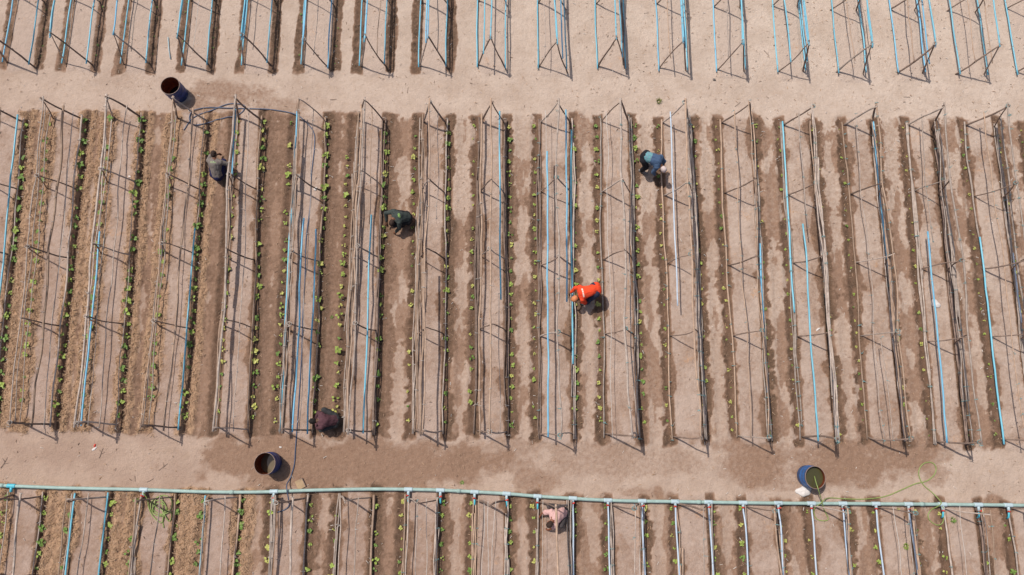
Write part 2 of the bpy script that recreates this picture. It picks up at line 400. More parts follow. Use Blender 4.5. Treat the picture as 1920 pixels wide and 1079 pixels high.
# ---------------------------------------------------------------- trellises
def stick_pts(a, b, wob, sag=0, n=None, bow=0, rr=rnd):
    a = Vector(a); b = Vector(b); L = (b-a).length; n = n or max(4, int(L/.33))
    d = (b-a).normalized(); s = d.cross(Vector((0, 0, 1)));
    if s.length < .05: s = Vector((1, 0, 0))
    s.normalize(); u = s.cross(d)
    p1, p2 = rr.uniform(0, 6), rr.uniform(0, 6); w1 = rr.uniform(.8, 1.5); out = []
    for k in range(n+1):
        t = k/n; l = t*L
        o = (math.sin(p1+l*w1*1.9)*.6+math.sin(p2+l*w1*4.3)*.3+rr.uniform(-.25, .25))*wob
        e = (math.sin(p2+l*w1*2.3)*.6+rr.uniform(-.2, .2))*wob*.7 - sag*4*t*(1-t)
        env = min(1, 6*t*(1-t)+.15)
        out.append(a+(b-a)*t+s*(o*env+bow*4*t*(1-t))+u*e*env)
    return out
def bulges(n, r, rr=rnd, tap=.25):
    return [r*(1-tap*k/(n-1))*rr.uniform(.86, 1.16) for k in range(n)]

def trellis(r, rails, rr):
    LA, RA, LB, RB, h = r['LA'], r['RA'], r['LB'], r['RB'], r['h']*rr.uniform(.96, 1.05)
    base = (LA+RA+LB+RB)/4; root = empty('crop_trellis', (base.x, base.y, 0)); o = Vector((base.x, base.y, 0))
    if r['band'] == 'middle': ts = [0, .235, .47, .70, 1]
    elif r['band'] == 'upper': ts = [0, .5, 1]
    else: ts = [0, .48, 1]
    def lerp(a, b, t): return a+(b-a)*t
    frames = []
    for k, t in enumerate(ts):
        jt = rr.uniform(-.012, .012) if 0 < t < 1 else 0
        l = lerp(LA, LB, t+jt).copy(); q = lerp(RA, RB, t+jt).copy()
        inward = 0
        if r['band'] != 'lower' and ((t == 0 and r['band'] == 'middle') or (t == 1 and r['band'] == 'upper')): inward = .08 if t == 0 else .22
        ap = (l+q)/2+Vector((rr.uniform(-.05, .05), inward, h*(1 if t in (0, 1) else rr.uniform(.94, 1.02))))
        frames.append((t, l, q, ap))
    LEGS = []
    for (t, l, q, ap) in frames:
        for s, ft in ((-1, l), (1, q)):
            f0 = ft-o; f0.z = -.08; top = ap-o; d = (top-f0); top = top+d.normalized()*rr.uniform(.02, .07)
            top.y += s*.018
            pts = stick_pts(f0, top, .022, n=6, bow=rr.choice((-1, 1))*rr.uniform(.01, .06), rr=rr)
            rad = rr.uniform(.020, .034) if t in (0, 1) else rr.uniform(.017, .027)
            g = MB(); g.tube(pts, bulges(len(pts), rad, rr), 6)
            if rr.random() < .35:        # a side stub
                p = pts[3]; g.tube([p, p+Vector((rr.uniform(-.1, .1), rr.uniform(-.08, .08), .09))], [.01, .006], 5)
            mk('leg', g, M_dark if rr.random() < .75 else M_grey, root)
    def pos(side, tl, u):
        # where the rail crosses the line of legs at fraction u of the row
        for a, b in zip(frames[:-1], frames[1:]):
            if a[0] <= u <= b[0] or b is frames[-1]:
                k = (u-a[0])/(b[0]-a[0]); break
        ft = lerp(a[1], b[1], k) if side == 'L' else lerp(a[2], b[2], k); ap = lerp(a[3], b[3], k)
        return lerp(ft, ap, tl)-o
    tie_mat = M_twine if (r['band'] == 'middle' and r['i'] >= 9) or (r['band'] == 'lower' and r['i'] >= 6) else M_string
    for (side, tl, kind, u0, u1) in rails:
        over = .08
        L0 = (LA-LB).length; a0 = u0-(over+rr.uniform(0, .05))/L0 if u0 <= 0 else u0; a1 = u1+(over+rr.uniform(-.03, .05))/L0 if u1 >= 1 else u1
        n = max(5, int((a1-a0)*L0/.4)); out = .03 if side == 'R' else -.03
        base_pts = []
        for k in range(n+1):
            u = a0+(a1-a0)*k/n; p = pos(side, tl, u) if 0 <= u <= 1 else pos(side, tl, min(1, max(0, u)))+(LB-LA).normalized()*(u-min(1, max(0, u)))*L0
            base_pts.append(p+Vector((out*(1-tl), 0, .03)))
        def wander(amp, off=(0, 0), sag=.02):
            p1, p2, w = rr.uniform(0, 6), rr.uniform(0, 6), rr.uniform(.7, 1.5); P_ = []
            for k, p in enumerate(base_pts):
                l = k*.4
                dx = amp*(math.sin(p1+l*w)+.5*math.sin(p2+l*w*2.6)+rr.uniform(-.3, .3)); dz = -sag*abs(math.sin(l*1.5+p2))+rr.uniform(-.008, .008)
                P_.append(p+Vector((dx+off[0], 0, max(dz+off[1], .03-p.z))))
            return P_
        g = MB()
        if kind in 'bw':
            pts = curve(wander(.013, sag=.012), .25); g.tube(pts, (.0215 if r['band'] == 'upper' else .0255) if kind == 'b' else .021, 8)
            for k in range(3):
                p = pts[rr.randrange(len(pts))]; a = rr.uniform(0, 1)
                g.tube([p+Vector((.034*math.cos(q), rr.uniform(-.01, .01), .034*math.sin(q))) for q in np.linspace(0, 6.0, 8)], .005, 4, mi=1)
            mk('blue_pipe' if kind == 'b' else 'pale_pipe', g, [M_white if kind == 'w' else rr.choice((M_blue, M_blue, M_blueB)), M_string], root)
        else:
            cnt = dict(s=1, S=1, B=5, D=5, r=1)[kind]; rad = dict(s=.0155, S=.028, B=.019, D=.021, r=.007)[kind]
            for c in range(cnt):
                if c == 0 or cnt == 1: seg = [(0, len(base_pts)-1)]
                else:
                    m = len(base_pts); s0 = rr.randint(0, m//3); seg = [(s0, min(m-1, s0+rr.randint(m//2, m)))]
                P_ = wander(.03 if cnt == 1 else .034, (rr.uniform(-.045, .045) if cnt > 1 else 0, rr.uniform(-.03, .03) if cnt > 1 else 0), sag=.03)
                for (s0, s1) in seg:
                    if s1-s0 < 2: continue
                    sub = P_[s0:s1+1]; g.tube(sub, bulges(len(sub), rad*rr.uniform(.8, 1.25), rr, .15), 5, mi=0)
            if kind != 'r':
                for k in range(int(len(base_pts)*(.45 if tie_mat is M_twine else .28))):
                    p = rr.choice(base_pts); w = rad*(1.2 if cnt == 1 else 2.6)+.006
                    g.tube([p+Vector((w*math.cos(q)+.0, rr.uniform(-.012, .012), w*math.sin(q))) for q in np.linspace(0, 6.0, 8)], .0055, 4, mi=1)
                    e = p+Vector((rr.uniform(-.11, .11), rr.uniform(-.07, .07), rr.uniform(-.02, .03))); g.tube([p+Vector((0, 0, w)), (p+e)/2+Vector((0, 0, w+.01)), e], .0045, 4, mi=1)
            m = {'r': M_string, 's': rr.choice((M_grey, M_grey, M_tan)), 'S': rr.choice((M_grey, M_tan)), 'B': rr.choice((M_grey, M_tan)), 'D': rr.choice((M_dark, M_grey))}[kind]
            mk('cord' if kind == 'r' else ('ridge_pole' if tl > .97 else 'rail'), g, [m, tie_mat], root)
    # lashings at the frame tops
    for (t, l, q, ap) in frames:
        if rr.random() < .45:
            g = MB(); c = ap-o
            for k in range(3):
                w = .05+.01*k; g.tube([c+Vector((w*math.cos(a), w*.8*math.sin(a), -.03+.02*k+rr.uniform(-.01, .01))) for a in np.linspace(0, 6.2, 9)], .006, 4)
            g.tube([c, c+Vector((rr.uniform(-.1, .1), rr.uniform(-.1, .1), -.06))], .005, 4)
            mk('lashing', g, tie_mat, root)
    return root
def uy(r, py):           # fraction along a middle row of a photo line
    y = at(960, py).y; return min(1, max(0, (r['LA'].y-y)/(r['LA'].y-r['LB'].y)))
# rails of each row: side, height on the leg (0 foot .. 1 ridge), kind, first line, last line
T_, E_ = 225, 830
MR = {
 0: [('R', .2, 'b', T_, E_), ('R', .55, 's', T_, E_), ('L', 1, 's', T_, E_), ('R', .05, 's', T_, E_)],
 1: [('L', 1, 's', T_, E_), ('L', .65, 's', T_, E_), ('R', .52, 'S', T_, E_), ('R', .12, 'S', T_, E_), ('L', .15, 's', T_, E_), ('R', .3, 'r', T_, E_)],
 2: [('L', 1, 'S', T_, E_), ('L', .6, 's', T_, E_), ('R', .5, 's', T_, E_), ('R', .1, 's', T_, E_), ('L', .12, 's', T_, 440), ('L', .14, 'b', 440, E_), ('R', .75, 'r', 330, E_)],
 3: [('L', 1, 's', T_, E_), ('L', .93, 's', T_, E_), ('L', .6, 's', T_, E_), ('R', .45, 'S', T_, E_), ('R', .12, 's', T_, 430), ('R', .12, 'b', 430, E_), ('L', .15, 's', T_, E_)],
 4: [('L', 1, 'S', T_, E_), ('L', .3, 'b', T_, 462), ('L', .3, 'b', 490, 572), ('L', .35, 'B', T_, E_), ('R', .45, 's', T_, E_), ('R', .05, 'S', T_, E_), ('L', .05, 's', T_, E_)],
 5: [('L', .25, 'b', 205, 350), ('L', .12, 'b', 340, E_), ('L', .3, 'D', T_, E_), ('L', 1, 's', T_, E_), ('R', .68, 'b', 420, E_), ('R', .22, 'b', 430, E_), ('R', .5, 's', T_, E_), ('R', .03, 'S', T_, E_)],
 6: [('L', .3, 'B', T_, E_), ('L', .12, 'B', T_, E_), ('L', 1, 'S', T_, E_), ('R', .48, 'b', 420, E_), ('R', .6, 's', T_, 440), ('R', .04, 'D', T_, E_), ('L', .7, 'S', T_, E_)],
 7: [('L', .05, 'B', T_, E_), ('L', .25, 'B', T_, E_), ('L', 1, 'S', T_, E_), ('R', .55, 's', T_, 420), ('R', .04, 'S', T_, E_), ('L', .75, 'S', 500, E_)],
 8: [('L', .0, 'D', T_, E_), ('L', .25, 'S', T_, E_), ('L', 1, 'S', T_, E_), ('R', .42, 'b', T_, 570), ('R', .04, 'D', T_, E_), ('R', .5, 's', 560, E_)],
 9: [('L', .03, 'D', T_, E_), ('L', .5, 'b', 300, E_), ('L', 1, 'S', T_, E_), ('R', .42, 'b', T_, 567), ('R', .1, 'b', 250, 680), ('R', .03, 'D', T_, E_), ('L', .42, 'r', T_, 420)],
 10: [('L', .03, 'S', T_, E_), ('L', .35, 'r', T_, E_), ('L', 1, 'S', T_, E_), ('R', .5, 's', 400, E_), ('R', .05, 'D', T_, E_), ('R', .2, 's', T_, E_)],
 11: [('L', .42, 'w', 212, 580), ('L', .02, 'S', T_, E_), ('L', 1, 'S', T_, E_), ('R', .35, 'B', T_, E_), ('R', .08, 'D', T_, E_), ('R', .7, 's', T_, 500)],
 12: [('L', .02, 'S', T_, E_), ('L', .5, 's', T_, E_), ('L', 1, 's', T_, E_), ('R', .45, 'S', T_, E_), ('R', .12, 'b', 455, 735), ('R', .05, 'D', 300, E_)],
 13: [('L', .04, 'b', 225, 590), ('L', .02, 'D', T_, E_), ('L', .6, 's', T_, 440), ('L', .47, 'b', 430, E_), ('L', 1, 'B', T_, E_), ('R', .5, 'B', T_, 560), ('R', .2, 'w', 430, 607), ('R', .06, 'b', 520, E_), ('R', .12, 'D', 430, E_)],
 14: [('L', .02, 'S', T_, E_), ('L', .4, 's', T_, E_), ('R', .1, 'b', T_, 590), ('R', .04, 'D', T_, E_), ('L', 1, 'S', T_, E_), ('R', .5, 'B', T_, E_), ('L', .6, 's', 640, E_)],
 15: [('L', .02, 'D', T_, E_), ('L', .4, 's', T_, 460), ('L', .3, 'b', 440, E_), ('R', .05, 'D', T_, E_), ('R', .35, 'B', T_, E_), ('L', 1, 'S', T_, E_)],
 16: [('L', .02, 'S', T_, 450), ('L', .06, 'b', 443, E_), ('L', .5, 's', T_, E_), ('R', .03, 'D', T_, E_), ('R', .1, 'w', 470, 605), ('L', 1, 'S', T_, E_), ('R', .4, 'S', T_, E_)],
 17: [('L', .02, 'S', T_, E_), ('L', .4, 's', T_, E_), ('L', 1, 's', T_, E_)],
}
TR = {0: [('L', .1, 'b'), ('R', .15, 'b'), ('L', 1, 's')],
 1: [('L', 1, 'b'), ('L', .97, 'b'), ('L', .1, 'b'), ('R', .15, 'b'), ('R', .6, 'r')], 2: [('L', 1.02, 'b'), ('L', .12, 'b'), ('R', .1, 'b'), ('R', .5, 's')],
 3: [('L', 1, 'b'), ('L', .94, 'b'), ('L', .1, 'b'), ('R', .08, 'b'), ('R', .5, 'r')], 4: [('L', 1, 'b'), ('L', .93, 'b'), ('R', .96, 'b'), ('L', .1, 'b'), ('R', .15, 'b'), ('R', .6, 's')],
 5: [('L', 1, 'b'), ('L', .92, 'b'), ('L', .1, 'b'), ('R', .17, 'b'), ('R', .6, 's')], 6: [('L', 1, 'b'), ('L', .9, 'b'), ('L', .1, 'b'), ('R', .16, 'b'), ('R', .5, 's')],
 7: [('L', 1, 'b'), ('L', .85, 'b'), ('L', .08, 'b'), ('R', .15, 'b'), ('R', .6, 's')], 8: [('L', 1, 'b'), ('L', .04, 'b'), ('L', .55, 'b'), ('R', .12, 'b')],
 9: [('L', .03, 'b'), ('L', 1, 'b'), ('R', .95, 'b'), ('R', .55, 'b'), ('R', .25, 'b'), ('L', .4, 's')],
 10: [('L', .03, 'b'), ('L', 1, 'b'), ('R', .45, 'b'), ('R', .1, 'b'), ('R', .25, 'D')], 11: [('L', .03, 'b'), ('L', 1, 'b'), ('L', .96, 'b'), ('R', .8, 'b'), ('R', .1, 'b'), ('L', .5, 's')],
 12: [('L', .03, 'b'), ('L', 1, 'b'), ('R', .96, 'b'), ('L', .97, 'b'), ('R', .12, 'b'), ('L', .5, 's')],
 13: [('L', .05, 'b'), ('L', .45, 'b'), ('L', 1, 'b'), ('R', .93, 'b'), ('R', .4, 'b'), ('R', .1, 'b')],
 14: [('L', .1, 'b'), ('L', 1, 'b'), ('R', .97, 'b'), ('R', .15, 'b'), ('R', .6, 's'), ('L', .5, 's')], 15: [('L', .06, 'b'), ('L', 1, 'b'), ('R', .95, 'w'), ('R', .45, 'b'), ('R', .12, 'b'), ('L', .5, 's')],
 16: [('L', .12, 'b'), ('L', 1, 'b'), ('R', .1, 'b'), ('R', .5, 's'), ('L', .5, 's')], 17: [('L', .05, 'b'), ('L', 1, 'b')]}
BR = {0: [('L', .15, 's'), ('R', .5, 'S'), ('R', .05, 's'), ('L', 1, 's')], 1: [('L', .05, 'b'), ('R', .08, 'b'), ('L', 1, 's'), ('R', .55, 's'), ('L', .5, 's')],
 2: [('L', .1, 'B'), ('L', 1, 'S'), ('R', .45, 's'), ('R', .05, 'S')], 3: [('L', .2, 'b'), ('L', .8, 's'), ('R', .45, 's'), ('R', .03, 'S')],
 4: [('L', .0, 'S'), ('L', .25, 'B'), ('R', .5, 'S'), ('R', .04, 'S')], 5: [('L', .03, 'B'), ('L', .3, 's'), ('R', .6, 's'), ('R', .05, 'S')],
 6: [('L', .05, 'B'), ('L', .3, 's'), ('L', 1, 's'), ('R', .1, 'B'), ('R', .6, 'r')], 7: [('L', .03, 'B'), ('L', .25, 's'), ('L', .6, 'r'), ('L', .9, 'r'), ('R', .8, 'r'), ('R', .06, 'D')],
 8: [('L', .03, 'B'), ('L', .3, 'r'), ('L', 1, 'S'), ('R', .2, 'B')], 9: [('L', .1, 'B'), ('L', 1, 's'), ('R', .4, 'r'), ('R', .06, 'B')],
 10: [('L', .1, 'B'), ('L', 1, 's'), ('R', .1, 'D')], 11: [('L', .06, 's'), ('L', 1, 'S'), ('R', .1, 'B')],
 12: [('L', .05, 's'), ('L', 1, 'S'), ('R', .1, 'D'), ('R', .5, 'S')], 13: [('L', .05, 's'), ('L', .8, 's'), ('L', .5, 'r'), ('R', .05, 'D'), ('R', .5, 'B')],
 14: [('L', .05, 'S'), ('L', .4, 'r'), ('L', 1, 's'), ('R', .05, 'D'), ('R', .4, 'r')], 15: [('L', .05, 'S'), ('L', .4, 's'), ('L', 1, 's')]}
BLK = {'middle': 'middle', 'upper': 'top', 'lower': 'bottom'}
for n, r in enumerate(rows):
    rr = random.Random(100+n); i = r['i']
    if r['band'] == 'middle': rails = [(s, t, k, 0 if y0 <= 225 else uy(r, y0), 1 if y1 >= E_ else uy(r, y1)) for (s, t, k, y0, y1) in MR[i]]
    else: rails = [(s, t, k, 0, 1) for (s, t, k) in (TR if r['band'] == 'upper' else BR)[i]]
    root = trellis(r, rails, rr)
    nb = sum(k == 'b' for (_, _, k, _, _) in rails)
    words = {0: 'no blue pipes', 1: 'one blue pipe', 2: 'two blue pipes', 3: 'three blue pipes', 4: 'four blue pipes', 5: 'five blue pipes', 6: 'six blue pipes'}[nb]
    tag(root, 'stick trellis with %s, %s from the left in the %s block' % (words, ORD[i], BLK[r['band']]), 'trellis',
        'crop trellises in the %s block' % BLK[r['band']])

# ---------------------------------------------------------------- seedlings
def leafmat(name, a, b):
    m = mat(name, a, .55, nscale=25, col2=b, rand=.15, spec=.4)
    m.node_tree.nodes['Principled BSDF'].inputs['Subsurface Weight'].default_value = .0
    return m
M_leaf = [leafmat('leaf_green', (.17, .26, .05), (.11, .19, .035)), leafmat('leaf_lime', (.32, .38, .08), (.21, .29, .05)), leafmat('leaf_yellow', (.48, .45, .12), (.34, .35, .09))]
M_stem = mat('green_stem', (.16, .22, .06), .7)
def seedling_mb(n, size, rr):
    g = MB()
    for k in range(n):
        a = 2*math.pi*k/n+rr.uniform(-.6, .6); d = size*rr.uniform(.3, .72); l = size*rr.uniform(.55, .85); w = l*rr.uniform(.8, 1.05); z = size*rr.uniform(.45, 1.1)
        c = Vector((math.cos(a)*d, math.sin(a)*d, z)); f = Vector((math.cos(a), math.sin(a), rr.uniform(-.5, .15))).normalized(); s = f.cross(Vector((rr.uniform(-.3, .3), rr.uniform(-.3, .3), 1))).normalized(); u = s.cross(f)
        g.tube([(0, 0, -.01), (c.x*.4, c.y*.4, z*.6), tuple(c-f*l*.4)], .004, 4, mi=1)
        # a heart-shaped blade folded along its midrib
        prof = [(-.42, .0), (-.5, .26), (-.30, .46), (.0, .44), (.3, .27), (.52, 0)]
        b = len(g.v); mid = [c+f*l*p-u*w*.10*0 for p, _ in prof]
        for sg in (1, -1):
            bb = len(g.v)
            for (p, q_) in prof: g.v.append(tuple(c+f*l*p-u*.03*l))
            for (p, q_) in prof: g.v.append(tuple(c+f*l*p+s*w*q_*sg+u*(.16*w*q_*2-.10*l*abs(p)*1.2)))
            for j in range(5):
                fc = (bb+j, bb+j+1, bb+6+j+1, bb+6+j); g.f.append(fc if sg > 0 else fc[::-1]); g.m.append(0)
    return g
variants = []
for n in range(14):
    rr = random.Random(500+n); g = seedling_mb(rr.choice((3, 4, 5, 6, 7)), .1, rr)
    variants.append(g)
def offs(r):
    if r['band'] == 'middle': return {1: (-.03, .03), 2: (-.05, .02), 3: (-.03, .04), 4: (.04, .12), 5: (-.16, .03), 6: (-.24, .07), 7: (-.19, .05), 8: (-.2, .15), 9: (-.13, .07), 10: (-.14, .13)}.get(r['i'], (-.12, .08))
    return (-.12, .1)
seeds = []
PEOPLE_AT = [at(405, 318), at(745, 415), at(1225, 305), at(1100, 560), at(612, 790), at(1040, 972)]
for r in rows:
    if r['band'] == 'upper' and r['i'] > 5: continue
    i = r['i']
    for sd, (a, b, of) in enumerate(((r['LA'], r['LB'], offs(r)[0]), (r['RA'], r['RB'], offs(r)[1]))):
        L0 = (a-b).length; y = rnd.uniform(.05, .2); cnt = 0
        while y < L0-.1:
            p = a+(b-a)*(y/L0); x = p.x+of+rnd.uniform(-.035, .035)
            if r['band'] == 'middle': s = [1.12, 1.12, 1.25, 1.12, 1.08, 1.15, 1.2, .88, .86, .84, .86, .74, .66, .64, .6, .6, .6, .6][i]*(1.08 if sd else .95)
            elif r['band'] == 'lower': s = 1.15 if i < 6 else .85
            else: s = .4
            s *= rnd.uniform(.55, 1.25)
            if rnd.random() < (.88 if r['band'] != 'upper' else .5) and min((Vector((x, p.y, 0))-q).length for q in PEOPLE_AT) > .22 and abs(p.x) < 17.5 and -4.4 < p.y < 14.3:
                yel = rnd.random()+(.25 if i > 10 else 0)+(.25 if sd == 0 and 4 <= i <= 10 else 0)-(.2 if i < 4 else 0)
                mi = 0 if yel < .42 else (1 if yel < .85 else 2)
                if r['band'] == 'upper': mi = 0
                seeds.append(dict(x=x, y=p.y, s=s*1.0, mi=mi, band=r['band'], i=i, sd=sd, k=cnt, v=rnd.randrange(14), rz=rnd.uniform(0, 6.28))); cnt += 1
            y += rnd.uniform(.27, .40)*(1.3 if i > 10 else (1.12 if i > 6 else 1))
def inpic(s): return abs(s['x']) < 16.2 and -4.0 < s['y'] < 13.8
vis = sorted([s for s in seeds if inpic(s)], key=lambda s: -s['s'])
chosen = vis[:300]; rest = vis[300:]+[s for s in seeds if not inpic(s)]
vmesh = {}
COLN = ['deep green', 'lime green', 'yellowish']
for s in chosen:
    key = (s['v'], s['mi'])
    if key not in vmesh:
        g = variants[s['v']]; o = mk('seedling', g, [M_leaf[s['mi']], M_stem], smooth=False); vmesh[key] = o.data
    else:
        o = bpy.data.objects.new('seedling', vmesh[key]); COL.objects.link(o)
    o.location = (s['x'], s['y'], ground_z(s['x'], s['y'])-.005); o.rotation_euler = (0, 0, s['rz']); o.scale = (s['s'],)*3
    tag(o, '%s seedling, %s from the top along the %s edge of the %s %s-block trellis' % (COLN[s['mi']], nth(s['k']), ('left', 'right')[s['sd']], nth(s['i']), BLK[s['band']]),
        'seedling', 'seedlings planted along the trellises')
g = MB()
for s in rest:
    v = variants[s['v']]; b = len(g.v); c, sn = math.cos(s['rz'])*s['s'], math.sin(s['rz'])*s['s']; z0 = ground_z(s['x'], s['y'])-.005
    g.v += [(s['x']+x*c-y*sn, s['y']+x*sn+y*c, z0+z*s['s']) for x, y, z in v.v]
    g.f += [tuple(b+k for k in f) for f in v.f]; g.m += [s['mi'] if m == 0 else 3 for m in v.m]
tag(mk('small_seedlings', g, M_leaf+[M_stem], smooth=False), kind='stuff')

# ---------------------------------------------------------------- water drums
def rust_mat(name, blue, scale):
    m = mat(name, blue, .45, nscale=scale, col2=tuple(c*.6 for c in blue), spec=.5, bump=.15); nt = m.node_tree; N = nt.nodes; L = nt.links
    bs = N['Principled BSDF']; src = bs.inputs['Base Color'].links[0].from_socket
    no = N.new('ShaderNodeTexNoise'); no.inputs['Scale'].default_value = 4.5; no.inputs['Detail'].default_value = 8; no.inputs['Roughness'].default_value = .75
    tc = N.new('ShaderNodeTexCoord'); L.new(tc.outputs['Object'], no.inputs['Vector'])
    mr = N.new('ShaderNodeMapRange'); mr.inputs[1].default_value = .60; mr.inputs[2].default_value = .66; L.new(no.outputs[0], mr.inputs[0])
    mx = N.new('ShaderNodeMix'); mx.data_type = 'RGBA'; L.new(mr.outputs[0], mx.inputs[0]); L.new(src, mx.inputs[6]); mx.inputs[7].default_value = (.30, .24, .24, 1)
    L.new(mx.outputs[2], bs.inputs['Base Color']); return m
M_drA = rust_mat('navy_drum_paint', (.016, .045, .20), 9); M_drB = rust_mat('blue_drum_paint', (.03, .14, .40), 9)
M_rust = mat('rust', (.28, .065, .017), .7, nscale=14, col2=(.06, .018, .01), bump=.3)
M_rim = mat('worn_rim', (.34, .24, .20), .5, noise=.4, nscale=20)
def watermat(name, col, rough=.04):
    return mat(name, col, rough, nscale=2.2, col2=tuple(c*1.25 for c in col), spec=.6)
def drum(px, py, label, paint, level, water, sx=1, sy=1):
    c = at(px, py); t = empty('water_drum', (c.x, c.y, 0)); hgt = .60; rad = .29; n = 40
    z = [0, .012, .19, .20, .215, .23, .24, .39, .40, .415, .43, .44, .585, .592, .60]; dr = [-.01, 0, 0, .006, .011, .006, 0, 0, .006, .011, .006, 0, 0, .008, .010]
    def ring(zz, rr_): return [(rr_*sx*math.cos(2*math.pi*k/n), rr_*sy*math.sin(2*math.pi*k/n), zz) for k in range(n)]
    g = MB(); prof = [(a, rad+b) for a, b in zip(z, dr)]
    for a, b in prof: g.v += ring(a, b)
    for j in range(len(prof)-1):
        for k in range(n): g.f.append((j*n+k, j*n+(k+1) % n, (j+1)*n+(k+1) % n, (j+1)*n+k)); g.m.append(0)
    mk('shell', g, paint, t)
    g = MB(); prof = [(.598, rad-.004), (.58, rad-.006), (.44, rad-.006), (.415, rad+.003), (.39, rad-.006), (.24, rad-.006), (.215, rad+.003), (.19, rad-.006), (.02, rad-.006), (.015, .001)]
    for a, b in prof: g.v += ring(a, b)
    for j in range(len(prof)-1):
        for k in range(n): g.f.append((j*n+k, j*n+(k+1) % n, (j+1)*n+(k+1) % n, (j+1)*n+k)); g.m.append(0)
    mk('inner_wall', g, M_rust, t)
    g = MB(); pts = [Vector(p) for p in ring(.602, rad+.002)]; g.tube(pts+[pts[0]], .0085, 6, cap=False); mk('rim', g, M_rim, t)
    if water:
        g = MB(); g.v = ring(level, rad-.008); g.f = [tuple(range(n))]; g.m = [0]; mk('water', g, water, t, smooth=False)
    tag(t, label, 'drum', 'water drums on the paths'); return t
drum(336, 178, 'deep navy drum with dark rusty inside, beside the upper path', M_drA, .04, watermat('dark_water', (.01, .01, .01)))
drum(510, 868, 'dark blue drum with grey-brown water, beside the navy hose', M_drA, .10, watermat('silty_water', (.13, .10, .062)), 1, 1.03)
drum(1512, 893, 'bright blue drum of green water holding the end of a green hose', M_drB, .46, watermat('green_water', (.055, .05, .02)), .95, 1.04)

# ---------------------------------------------------------------- header pipe with tees
HP = [(-60, 908), (0, 910.5), (110, 915), (200, 917), (270, 918.5), (380, 922.5), (480, 923), (570, 920), (680, 917.5), (770, 918), (840, 920), (950, 926), (1010, 931), (1140, 938.5), (1270, 941),
      (1395, 943), (1480, 944), (1580, 944.5), (1700, 945.5), (1765, 946), (1850, 947), (1930, 948), (1990, 948.5)]
o0 = at(960, 926); hp = empty('header_pipe', (o0.x, o0.y, 0)); zh = .14
hpts = curve([at(x, y, zh)-Vector((o0.x, o0.y, 0)) for x, y in HP], .25)
g = MB(); g.tube(hpts, .047, 12)
for q_ in range(3, len(hpts)-4, 24):
    g.tube([hpts[q_], hpts[q_]+(hpts[q_+1]-hpts[q_]).normalized()*.12], .057, 12)
mk('pipe', g, M_head, hp)
def hy(px):
    for (x0, y0), (x1, y1) in zip(HP[:-1], HP[1:]):
        if x0 <= px <= x1: return y0+(y1-y0)*(px-x0)/(x1-x0)
TEES = [22, 270, 514, 766, 826, 890, 950, 1008, 1074, 1140, 1204, 1266, 1328, 1393, 1459, 1521, 1580, 1642, 1703, 1767, 1834, 1890]
LAT = {1074: ('B', 8, 'R'), 1140: ('B', 9, 'L'), 1204: ('B', 9, 'R'), 1266: ('B', 10, 'L'), 1328: ('B', 10, 'R'), 1393: ('B', 11, 'L'), 1459: ('B', 11, 'R'), 1521: ('B', 12, 'L'), 1580: ('B', 12, 'R'),
       1642: ('B', 13, 'L'), 1703: ('B', 13, 'R')}
lower = [r for r in rows if r['band'] == 'lower']
for k, tx in enumerate(TEES):
    p = at(tx, hy(tx), zh)-Vector((o0.x, o0.y, 0)); p2 = at(tx+8, hy(tx+8), zh)-Vector((o0.x, o0.y, 0)); d = (p2-p).normalized()
    long_ = tx in LAT
    g = MB(); g.tube([p-d*.115, p-d*.09, p+d*.09, p+d*.115], [.061, .059, .059, .061], 12)
    e = p+Vector((0, -.13 if long_ else -.17, 0)); g.tube([p, e], .040, 10)
    t_ = mk('tee_fitting', g, [M_fitb if tx in (22,) else M_fit], hp)
    if tx != 22:
        g = MB(); g.tube([e, e+Vector((0, -.02, 0))], .045, 10); g.tube([e+Vector((0, .01, .03)), e+Vector((0, .01, .06))], .012, 6)
        q_ = e+Vector((-.05 if k % 2 else .05, .01, .06)); g.tube([e+Vector((0, .01, .06)), q_], [.016, .022], 6)
        mk('valve', g, M_red, hp)
    if long_:
        _, ri, sd = LAT[tx]; r = lower[ri]; A, B = (r['LA'], r['LB']) if sd == 'L' else (r['RA'], r['RB'])
        off = Vector((o0.x, o0.y, 0)); dx = e.x+o0.x-A.x
        pts = [e, e+Vector((0, -.12, .0))]+[A+(B-A)*u+Vector((dx*.9+math.sin(u*7+k)*.012, 0, .16+.04*math.sin(u*5+k)))-off for u in np.linspace(.12, 1, 10)]
        g = MB(); g.tube(curve(pts, .25), .0235, 10); mk('lateral_pipe', g, M_white, hp)
    elif tx not in (22, 270):
        g = MB(); g.tube([e, e+Vector((0, -.16, -.04)), e+Vector((0, -.2, -.12))], .026, 8); mk('outlet', g, M_fitb, hp)
tag(hp, 'long sage-green irrigation pipe with pale tees across the lower path', 'irrigation pipe')

